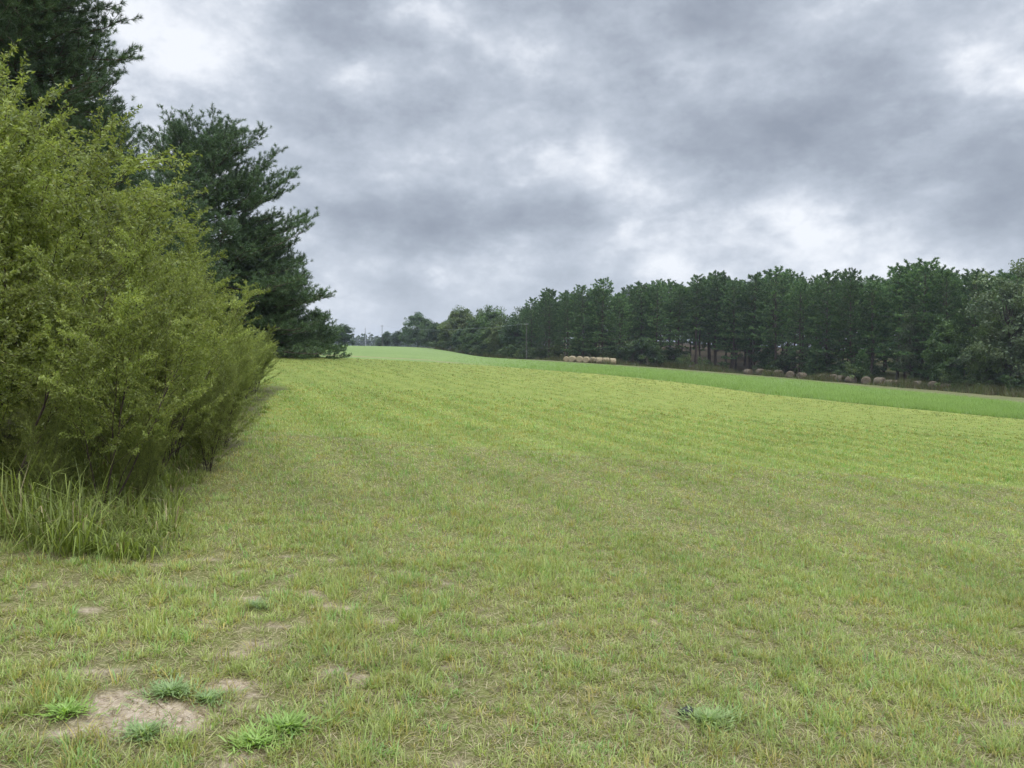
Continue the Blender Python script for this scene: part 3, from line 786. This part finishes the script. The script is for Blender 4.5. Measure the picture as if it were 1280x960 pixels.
# bushes at the wood's foot
for (px, dd, h, kd, lb) in [(790, -3, 5.5, 0, 'broad dark bush right of the row of tan hay bales'), (803, -3, 6.5, 0, 'tallest dark bush in front of the pines right of the tan bales'), (818, -3, 5, 0, 'dark bush at the right end of the clump beside the tan bales'),
                            (776, -1, 4.2, 0, 'small dark bush touching the last tan hay bale'), (668, -2, 2.4, 1, 'pale green bush right of the utility pole'), (650, -4, 2.2, 1, 'pale green bush at the foot of the utility pole'), (634, -4, 2.6, 1, 'pale green bush left of the utility pole'),
                            (855, -1, 3.4, 1, 'light green bush in the open gap under the pines'), (880, -2, 3.0, 1, 'low green bush below the light bough in the open gap'), (905, -2, 2.4, 0, 'low dark bush at the right side of the open gap'),
                            (1070, -4, 3.6, 1, 'green bush growing between the weathered bales'), (1052, -3, 2.4, 0, 'small dark bush behind the weathered bales'), (1190, -4, 3.2, 1, 'green bush right of the last weathered bale'), (1225, -4, 2.8, 1, 'pale green weedy bush below the grey-brown tree'), (1262, -4, 3.0, 0, 'dark bush at the right border of the tree line')]:
    x, y, z = at(px, edge(WOODS, (px - 640) / F) + dd); k = h / 4
    build_tree('bush', [('stems', US[kd][0]), ('foliage', US[kd][1])], (x, y, z), lb, 'bush', 'bushes at the foot of the woods', random.uniform(0, 6.28), (k, k, k))
for q in range(20):
    px = 537 + q * 6.6 + random.uniform(-2, 2); d = edge(WOODS, (px - 640) / F) - random.uniform(0, 3); x, y, z = at(px, d); k = random.uniform(2.2, 4.5) / 4
    us = US[q % 2]
    build_tree('bush', [('stems', us[0]), ('foliage', us[1])], (x, y, z), 'bush in the leafy skirt of the broadleaf trees left of the utility pole', 'bush', 'bushes skirting the broadleaf trees', random.uniform(0, 6.28), (k * 1.3, k * 1.3, k))
for q in range(52):
    px = random.uniform(662, 1330)
    if 822 < px < 950 and q % 3: continue
    d = edge(WOODS, (px - 640) / F) + random.uniform(1, 9); x, y, z = at(px, d); k = random.uniform(2, 5.2) / 4
    us = US[q % 2]
    build_tree('bush', [('stems', us[0]), ('foliage', us[1])], (x, y, z), 'dark understory bush in the shade beneath the front pines', 'bush', 'understory bushes', random.uniform(0, 6.28), (k * 1.2, k * 1.2, k))
for q, (px, dd, h) in enumerate([(1078, -3, 5.0), (960, 3, 7), (1020, 0, 6.0), (1205, -2, 5)]):
    d = edge(WOODS, (px - 640) / F) + dd; x, y, z = at(px, d)
    put_pine(px, d, z + h, PY, ['young pine standing among the weathered bales', 'young pine right of the open gap under the pines', 'young pine behind the middle weathered bales', 'young pine near the right border of the woods'][q], 'young pines at the wood edge', 1)

# far hazy woods beyond the crest: one mass
def far_mass():
    rd = np.random.default_rng(91); bag = Bag()
    n_t = 420
    ux = rd.uniform(-.75, .2, n_t); dd = rd.uniform(760, 900, n_t); x = ux * dd; y = dd
    hgt = 16 + 5 * fbm(x / 40, y / 40, 95, 3) + rd.normal(0, 1.2, n_t)
    hgt += 2.2
    per = 90
    c0 = np.stack([x, y, terrain(x, y) + hgt * .5], 1)
    D = unit(rd.normal(0, 1, (n_t * per, 3))) * rd.random((n_t * per, 1)) ** .35
    P = np.repeat(c0, per, 0) + D * np.stack([np.full(n_t, 6.0), np.full(n_t, 5.0), hgt * .5], 1).repeat(per, 0)
    n_ = len(P); lf = rd.uniform(2.2, 4.4, n_)[:, None]
    Nn = unit(rd.normal(0, 1, (n_, 3)) + np.array([0, -.3, .6])); s, t_ = perp(Nn)
    V = np.stack([P - s * lf * .5, P - t_ * lf * .4, P + s * lf * .5, P + t_ * lf * .4], 1).reshape(-1, 3)
    bag.add(V, (np.arange(n_) * 4)[:, None] + np.array([[0, 1, 2, 3]]), mixc(np.array([.035, .06, .03]), np.array([.07, .10, .04]), rd.random(n_)))
    return bag.mesh('far_woods', [M_BROAD])
tag(link('far_woods', far_mass()), 'pale hazy woods beyond the crest of the far field', 'woods', kind='stuff')

# ------------------------------------------------------------------ hay bales
def bale_mesh(seed, mat, Rr=.72, Wd=1.25, sag=.12):
    rd = np.random.default_rng(seed); s_ = 28
    # profile from the centre of one end to the centre of the other; axis along x
    prof = [(-.5, .0), (-.485, .35), (-.5, .55), (-.5, .82), (-.46, .955), (-.35, 1.0), (-.12, 1.01), (.12, 1.0), (.35, 1.0), (.46, .955), (.5, .82), (.5, .55), (.485, .35), (.5, .0)]
    V = []
    for i, (a, r) in enumerate(prof):
        for k in range(s_):
            an = k / s_ * 6.2832
            rr = Rr * r * (1 + .02 * rd.normal())
            yy = rr * math.cos(an); zz = rr * math.sin(an)
            if zz < 0: yy *= 1 + .06 * (-zz / Rr); zz *= 1 - sag
            V.append((a * Wd + rd.normal(0, .008), yy, zz + Rr * (1 - sag)))
    k = np.arange(s_); Fc = []
    for i in range(len(prof) - 1):
        Fc.append(np.stack([i * s_ + k, i * s_ + (k + 1) % s_, (i + 1) * s_ + (k + 1) % s_, (i + 1) * s_ + k], 1))
    bag = Bag(); bag.add(np.array(V), np.concatenate(Fc))
    # loose straws standing out of the roll
    n = 500; an = rd.random(n) * 6.28; ax = rd.uniform(-.48, .48, n) * Wd
    P = np.stack([ax, Rr * np.cos(an), Rr * np.sin(an) + Rr * (1 - sag)], 1)
    D = unit(np.stack([rd.normal(0, .8, n), np.cos(an), np.sin(an)], 1) + rd.normal(0, .5, (n, 3))); s, _ = perp(D); l = rd.uniform(.04, .12, n)[:, None]
    P[:, 2] = np.maximum(P[:, 2], .06)
    V2 = np.stack([P - s * .008, P + s * .008, P + D * l], 1).reshape(-1, 3)
    bag.add(V2, (np.arange(n) * 3)[:, None] + np.array([[0, 1, 2]]))
    return bag.mesh('hay_bale', [mat], True)
BT = [bale_mesh(1, M_HAY), bale_mesh(2, M_HAY, .70, 1.3)]
BO = [bale_mesh(3, M_OLDHAY, .68, 1.3, .2), bale_mesh(4, M_OLDHAY, .64, 1.25, .28), bale_mesh(5, M_OLDHAY, .6, 1.3, .35)]
tan_b = [(708, .84, 80), (715.5, 1, 62), (724.5, 1, 74), (733, 1, 66), (741, .97, 58), (749, 1, 6), (757.3, 1, 3), (765.6, 1, 4)]
TO = ['leftmost', 'second', 'third', 'fourth', 'fifth', 'sixth', 'seventh', 'rightmost']
for i, (px, sc_, ro) in enumerate(tan_b):
    x, y, z = at(px, 149 - i * .4 + (1.2 if i in (0, 4) else 0))
    o = link('hay_bale', BT[i % 2], None, (x, y, z - .03), R(ro)); o.scale = (.92 * sc_, .94 * sc_, .93 * sc_)
    tag(o, '%s bale from the left in the row of pale tan round hay bales' % TO[i], 'hay bale', 'tan hay bales by the pines')
old = [(935, 138, 2), (950.5, 137, 0), (961.5, 137, 1), (973, 136, 0), (988, 134, 0), (1002.5, 132, 1), (1028, 129, 1), (1042, 127, 0), (1051, 127.5, 1), (1064, 125, 1), (1083, 123, 0), (1100, 121, 0), (1113, 120, 2), (1122, 119.5, 2), (1131, 118.5, 2), (1148, 116, 1), (1167, 112.5, 0), (1184, 111.5, 2)]
for i, (px, d, kd) in enumerate(old):
    d = min(d, edge(WOODS, (px - 640) / F) - 5.0)
    x, y, z = at(px, d)
    o = link('hay_bale', BO[kd], None, (x, y, z - .05), R(random.choice((75, 90, 60, 110, 30))) + random.uniform(-.2, .2))
    tag(o, '%s of the weathered grey-brown round bales from the left along the woods' % ORD[i], 'hay bale', 'weathered bales along the woods')

# ------------------------------------------------------------------ poles and wires
def pole(px, d, h, label, r=.13, arm=1.2, mat=M_POLE, cat='utility pole', group='utility poles', name='utility_pole', lit=False):
    x, y, z = at(px, d); r_ = link(name, None, None, (x, y, z)); tag(r_, label, cat, group)
    bg_ = Bag(); V_, F_ = cones([[0, 0, -.5]], [[0, 0, h]], r, r * .65, 12); bg_.add(V_, F_)
    k = np.arange(12)[None] + 12; bg_.add(np.zeros((0, 3)), np.zeros((0, 4), int)) if False else None
    link('post', bg_.mesh('post', [mat], True), r_)
    bg_ = Bag(); V_, F_ = cones([[-arm / 2, -r, h - .45]], [[arm / 2, -r, h - .45]], .06, .06, 4); bg_.add(V_, F_); link('crossarm', bg_.mesh('crossarm', [mat]), r_)
    for s in (-1, 1):
        bg_ = Bag(); V_, F_ = cones([[s * arm * .42, -r, h - .4], [s * arm * .42, -r, h - .3]], [[s * arm * .42, -r, h - .3], [s * arm * .42, -r, h - .2]], np.array([.035, .06]), np.array([.06, .03]), 8); bg_.add(V_, F_)
        link('insulator', bg_.mesh('insulator', [M_STEEL]), r_)
    return Vector((x, y, z + h - .2))
pA = pole(658, 166, 7.9, 'grey wooden utility pole standing before the tree line', r=.095, arm=.8)
pB = pole(478, 318, 9.0, 'utility pole on the crest among the trees beside the far gap')
for s in (-.5, .5):
    pts = []
    for i in range(25):
        f = i / 24; q = pA.lerp(pB, f); pts.append([q.x + s, q.y, q.z - 1.6 * 4 * f * (1 - f)])
    pts = np.array(pts); bg_ = Bag(); V_, F_ = cones(pts[:-1], pts[1:], .009, .009, 4); bg_.add(V_, F_)
    tag(link('power_line', bg_.mesh('power_line', [M_WIRE])), 'thin sagging wire from the utility pole leftwards, %s of the two' % ('left' if s < 0 else 'right'), 'wire', 'overhead wires')
def mast(px, d, topz, label, r):
    x, y, z = at(px, d); h = topz - z; r_ = link('mast', None, None, (x, y, z)); tag(r_, label, 'mast', 'masts beyond the crest')
    bg_ = Bag()
    A, B = [], []
    for k in range(3):
        a = k * 2.0944; c_ = np.array([math.cos(a), math.sin(a), 0]) * r; A.append(c_ * 1.3); B.append(c_ * .6 + np.array([0, 0, h]))
    nb = int(h / 1.4)
    for j in range(nb):
        for k in range(3):
            f0, f1 = j / nb, (j + 1) / nb; k2 = (k + 1) % 3
            A.append(A[k] * (1 - f0) + B[k] * f0); B.append(A[k2] * (1 - f1) + B[k2] * f1)
    V_, F_ = cones(A, B, .09, .09, 4); bg_.add(V_, F_); link('lattice', bg_.mesh('lattice', [M_STEEL]), r_)
    bg_ = Bag(); V_, F_ = cones([[0, 0, h - .2]], [[0, 0, h + 2]], .08, .04, 6); bg_.add(V_, F_); link('antenna', bg_.mesh('antenna', [M_STEEL]), r_)
mast(457, 740, EYE + 26 / F * 740 - 2, 'taller lattice mast above the hazy far woods, left of the two', .55)
mast(463, 760, EYE + 20 / F * 760 - 2, 'shorter fainter lattice mast above the hazy far woods, right of the two', .35)

# ------------------------------------------------------------------ willow-like shrubs on the left
def shrub(seed, n_stem=7, dens=1.0, lean=(0, 0), spread=.55, c1=(.15, .195, .045), c2=(.32, .365, .105), low=.0):
    """unit shrub 1 m tall (scaled when placed x H): stems, branches, twigs and narrow leaves"""
    rd = np.random.default_rng(seed); H = 3.6
    SA, SB, RA, RB = [], [], [], []; TW = []
    def grow(p, az, el, ln, r, lvl):
        ns = max(2, int(ln / .28)); seg = ln / ns; q = np.array(p)
        for j in range(ns):
            el2 = el + rd.normal(0, .07); az += rd.normal(0, .12)
            if lvl >= 1: el += .05
            dv = np.array([math.cos(az) * math.cos(el2), math.sin(az) * math.cos(el2), math.sin(el2)])
            q2 = q + dv * seg; ra = r * (1 - .8 * j / ns); rb = r * (1 - .8 * (j + 1) / ns)
            SA.append(q); SB.append(q2); RA.append(ra); RB.append(rb)
            if lvl < 2:
                f = (j + 1) / ns
                z_ok = q2[2] > H * (.18 + low)
                nk = (2 if lvl == 0 else 2)
                if z_ok:
                    for _ in range(nk):
                        if rd.random() < (.85 if lvl == 0 else .85):
                            a2 = az + rd.choice((-1, 1)) * rd.uniform(.5, 1.5); e2 = min(1.35, max(.15, el2 - rd.uniform(.1, .65)))
                            l2 = (ln * (1 - f) * .55 + .35) * rd.uniform(.6, 1.15) if lvl == 0 else rd.uniform(.25, .55)
                            grow(q2, a2, e2, min(l2, 1.3), max(.004, rb * .5), lvl + 1)
            q = q2
            if lvl == 2 or (lvl == 1 and j >= ns // 3) or (lvl == 0 and j >= ns * .75): TW.append((q - dv * seg, q, lvl))
    for s in range(n_stem):
        az = s / n_stem * 6.28 + rd.uniform(-.4, .4); el = 1.5708 - rd.uniform(.08, spread)
        b0 = np.array([math.cos(az) * .15 * rd.random(), math.sin(az) * .15 * rd.random(), -.05])
        dv = np.array([math.cos(az) * math.cos(el) + lean[0], math.sin(az) * math.cos(el) + lean[1], math.sin(el)]); dv /= np.linalg.norm(dv)
        grow(b0, math.atan2(dv[1], dv[0]), math.asin(dv[2]), H * rd.uniform(.72, 1.08), rd.uniform(.009, .021), 0)
    bb = Bag(); V_, F_ = cones(SA, SB, np.array(RA), np.array(RB), 5); bb.add(V_, F_)
    A = np.array([t_[0] for t_ in TW]); B = np.array([t_[1] for t_ in TW])
    per = max(1, int(58 * dens)); n_ = len(A) * per
    f = rd.random(n_)[:, None]; P = np.repeat(A, per, 0) * (1 - f) + np.repeat(B, per, 0) * f + rd.normal(0, .012, (n_, 3))
    D0 = np.repeat(unit(B - A), per, 0)
    D = unit(D0 * .5 + rd.normal(0, .65, (n_, 3)) + np.array([0, 0, -.05])); s, t_ = perp(D)
    ph = rd.random(n_) * 6.28; S = s * np.cos(ph)[:, None] + t_ * np.sin(ph)[:, None]; Nn = np.cross(D, S)
    ln = rd.uniform(.024, .062, n_)[:, None]; wd = ln * rd.uniform(.13, .22, (n_, 1))
    M = P + D * ln * .5; T = M + unit(D * 1.0 + Nn * rd.uniform(-.5, .5, (n_, 1)) + np.array([0, 0, -.25])) * ln * .5
    V = np.stack([P, M - S * wd, T, M + S * wd], 1).reshape(-1, 3)
    b_ = (np.arange(n_) * 4)[:, None]
    kk = np.repeat(rd.random(len(A)), per) * .45 + .55 * rd.random(n_)
    col = mixc(np.array(c1), np.array(c2), kk); col = np.where((rd.random(n_) < .03)[:, None], np.array([.36, .36, .12]), col)
    lb = Bag(); lb.add(V, np.concatenate([b_ + np.array([[0, 1, 3]]), b_ + np.array([[1, 2, 3]])]), np.concatenate([col, col]))
    zmax = np.percentile(B[:, 2], 99.3)
    print('shrub leaves', n_, 'zmax', zmax, 'rad', np.percentile(np.hypot(B[:, 0], B[:, 1]), 95))
    return bb.mesh('stems', [M_STEM]), lb.mesh('leaves', [M_SHRUB]), zmax
SH = [shrub(41, 7, low=-.02, dens=.85), shrub(42, 8, low=-.06), shrub(43, 7, spread=.65, low=-.08, dens=.8), shrub(44, 9, spread=.45, low=-.1, dens=.8), shrub(45, 5, dens=.9, lean=(.35, -.1), spread=.4), shrub(46, 9, spread=.75, low=-.2, dens=.55)]
SHR = [(-3.85, 6.25, 3.55, 0, 1.0, 'nearest willow-like shrub with dark forked stems at the left border'),
       (-3.05, 6.35, 2.7, 4, .85, 'small shrub with dark stems leaning right out of the tall grass'),
       (-3.25, 7.7, 2.75, 2, .75, 'thin-stemmed shrub at the corner of the thicket beside the mown grass'),
       (-3.6, 8.9, 2.75, 3, .8, 'slender pale-stemmed shrub behind the thin-stemmed corner one'),
       (-4.75, 7.4, 4.55, 1, 1.0, 'tall yellow-green shrub directly behind the nearest one'),
       (-6.1, 8.6, 5.35, 3, 1.1, 'tallest yellow-green shrub below the tallest pine at the left border'),
       (-4.9, 9.4, 4.0, 0, 1.0, 'bushy yellow-green shrub in the middle of the thicket'),
       (-5.0, 10.9, 3.55, 1, 1.0, 'rounded yellow-green shrub sloping down in the middle of the thicket'),
       (-6.2, 11.6, 4.5, 2, 1.15, 'high yellow-green shrub in front of the mid-height pine'),
       (-5.2, 12.9, 2.8, 3, .95, 'low yellow-green shrub near the right shoulder of the thicket'),
       (-6.4, 14.4, 3.2, 0, 1.1, 'wide yellow-green shrub in front of the round-topped pine trunk'),
       (-5.75, 15.6, 2.4, 2, 1.0, 'low yellow-green shrub second from the right end of the thicket'),
       (-6.55, 18.0, 2.3, 1, 1.05, 'last yellow-green shrub at the right end of the thicket'),
       (-7.9, 17.4, 3.3, 3, 1.2, 'yellow-green shrub behind the right end of the thicket'),
       (-3.9, 5.75, 1.35, 5, 1.0, 'knee-high leafy growth standing in the tall grass at the near corner of the thicket'),
       (-3.25, 5.95, 1.15, 5, .9, 'smallest leafy sprout in the tall grass under the leaning stems'),
       (-2.8, 6.5, 1.1, 5, .9, 'leafy sprout at the very edge of the mown grass below the corner shrub'),
       (-3.15, 7.15, 1.35, 5, 1.0, 'knee-high leafy sucker growth beside the corner shrub at the mown edge'),
       (-3.0, 8.4, 1.6, 5, 1.1, 'waist-high leafy growth overhanging the mown edge behind the corner shrub'),
       (-3.6, 6.75, 1.3, 5, 1.0, 'knee-high leafy growth in the tall grass between the two nearest shrubs'),
       (-3.5, 10.2, 1.9, 5, 1.2, 'leafy low growth at the mown edge in front of the middle of the thicket'),
       (-4.4, 8.3, 1.9, 5, 1.5, 'low leafy bush between the two thin-stemmed shrubs and the nearest one'),
       (-4.3, 10.2, 2.0, 5, 1.5, 'low leafy bush behind the slender pale-stemmed shrub'),
       (-4.75, 12.4, 1.9, 5, 1.5, 'low leafy bush hanging over the mown edge halfway along the thicket'),
       (-5.6, 17.0, 2.1, 5, 1.5, 'low leafy bush bulging furthest over the grass at the end of the thicket'),
       (-5.1, 14.4, 2.2, 0, 1.2, 'rounded shrub overhanging the mown grass near the end of the thicket'),
       (-6.1, 19.2, 2.2, 3, 1.3, 'small shrub closing the end of the thicket'),
       (-5.3, 7.0, 1.9, 5, 1.5, None), (-4.9, 6.3, 1.7, 5, 1.4, None), (-5.8, 10.2, 2.2, 5, 1.5, None), (-6.8, 13.2, 2.4, 5, 1.5, None), (-3.9, 7.0, 1.6, 5, 1.3, None), (-7.2, 9.6, 2.6, 5, 1.5, None),
       (-3.9, 9.4, 2.5, 0, 1.1, None), (-5.6, 8.2, 4.3, 2, 1.2, None), (-5.7, 10.4, 3.6, 3, 1.2, None),
       (-7.8, 11.0, 4.9, 0, 1.2, None), (-8.8, 14.0, 4.7, 1, 1.2, None), (-7.9, 8.2, 5.0, 2, 1.2, None), (-5.4, 5.9, 4.3, 3, 1.1, None), (-10.5, 17, 4.6, 2, 1.3, None), (-6.6, 6.9, 4.6, 1, 1.1, None), (-9.5, 20, 3.6, 0, 1.2, None)]
for i, (x, y, topz, kd, s, lb) in enumerate(SHR):
    if kd == 5: s *= .72; topz *= .92
    else: topz = 1.0 + (topz - 1.0) * .90; s *= .93
    x -= .35
    z = zt(x, y); k = (topz - z) / SH[kd][2]
    r_ = link('shrub', None, None, (x, y, z), (0 if kd == 4 else random.uniform(0, 6.28))); r_.scale = (k * s, k * s, k)
    tag(r_, lb or 'yellow-green shrub filling the back of the thicket', 'shrub', 'willow-like shrubs of the thicket' if lb else 'shrubs at the back of the thicket')
    link('stems', SH[kd][0], r_); link('leaves', SH[kd][1], r_)

# ------------------------------------------------------------------ low weeds and small things in the foreground
def weed(px, py, rad, n, c1, c2, label, ln=.07, hgt=.25):
    """flat rosette of short broad blades"""
    y = 1538 / (py - 435.5 - .0757 * (px - 640)); x = (px - 640) / F * y
    z = zt(x, y); rd = np.random.default_rng(int(px))
    a = rd.random(n) * 6.28; rr = np.abs(rd.normal(0, .62, n)) * rad * (1 + .45 * np.sin(3 * a + px) + .25 * np.sin(5 * a + 2 * px))
    P = np.stack([np.cos(a) * rr * 1.3, np.sin(a) * rr, rd.uniform(.0, .03, n)], 1)
    col = mixc(np.array(c1), np.array(c2), rd.random(n))
    bag = Bag(); blades(P, a + rd.normal(0, .9, n), ln * rd.uniform(.6, 1.3, n), ln * .11 * rd.uniform(.8, 1.3, n), rd.uniform(.7, 1.5, n), rd.uniform(-.2, .6, n), col, bag, True)
    # runners
    m_ = 14; aa = rd.random(m_) * 6.28; B = np.stack([np.cos(aa) * rad * 1.3, np.sin(aa) * rad, aa * 0 + .02], 1); V_, F_ = cones(B * 0 + np.array([0, 0, .01]), B, .0018, .001, 4)
    bag.add(V_, F_, (.15, .12, .05))
    tag(link('low_weed', bag.mesh('low_weed', [M_BLADE]), None, (x, y, z)), label, 'weed', 'low weeds in the mown grass')
BG1, BG2 = (.19, .28, .11), (.34, .44, .20)
LG1, LG2 = (.22, .34, .08), (.38, .52, .16)
weed(203, 878, .085, 420, BG1, BG2, 'blue-green weed mat on the upper edge of the largest bare sand patch', .05)
weed(250, 888, .06, 260, BG1, BG2, 'smaller blue-green weed right of the one above the bare sand patch', .045)
weed(170, 932, .07, 300, BG1, BG2, 'blue-green weed at the lower edge of the largest bare sand patch', .05)
weed(352, 925, .085, 380, LG1, LG2, 'bright green broad-bladed weed right of the largest bare sand patch', .06)
weed(310, 945, .07, 240, LG1, LG2, 'bright green weed at the bottom border left of the broad-bladed one', .055)
weed(70, 905, .07, 240, LG1, LG2, 'bright green weed left of the largest bare sand patch', .055)
weed(892, 915, .10, 520, (.22, .32, .11), (.40, .50, .22), 'pale green weed cushion beside the small dark stone', .05)
weed(318, 765, .05, 160, BG1, BG2, 'tiny blue-green weed up in the worn grass above the sand patch', .045)
# dark stone
y = 1538 / (903 - 435.5 - .0757 * 225); x = 225 / F * y
import bmesh
bm = bmesh.new(); bmesh.ops.create_icosphere(bm, subdivisions=3, radius=.045)
for v in bm.verts:
    k = 1 + .25 * (float(vnoise(v.co.x * 40 + 5, v.co.y * 40 + v.co.z * 30, 5)) - .5) * 2
    v.co *= k; v.co.z *= .55
me = bpy.data.meshes.new('stone'); bm.to_mesh(me); bm.free(); me.materials.append(M_CLOD)
tag(link('stone', me, None, (x, y, zt(x, y) + .008), .4), 'small dark stone half sunk in the grass beside the pale weed cushion', 'stone')

# ------------------------------------------------------------------ air
bpy.ops.mesh.primitive_cube_add(size=1)
hz = bpy.context.object; hz.name = 'haze'; hz.data.name = 'haze'
zmin, zmax = float(Zg.min()) - 1.5, 40.0
hz.scale = (4400, 3600, zmax - zmin); hz.location = (0, 1200, (zmax + zmin) / 2)
hm_, t = new_mat('haze')
pv = t.nodes.new('ShaderNodeVolumePrincipled'); pv.inputs['Color'].default_value = (.80, .88, 1.0, 1); pv.inputs['Density'].default_value = .00024
pv.inputs['Anisotropy'].default_value = .3
o_ = t.nodes.new('ShaderNodeOutputMaterial'); t.links.new(pv.outputs[0], o_.inputs['Volume'])
hz.data.materials.append(hm_)
tag(hz, 'thin bluish haze over the whole field and woods', 'haze', kind='stuff')
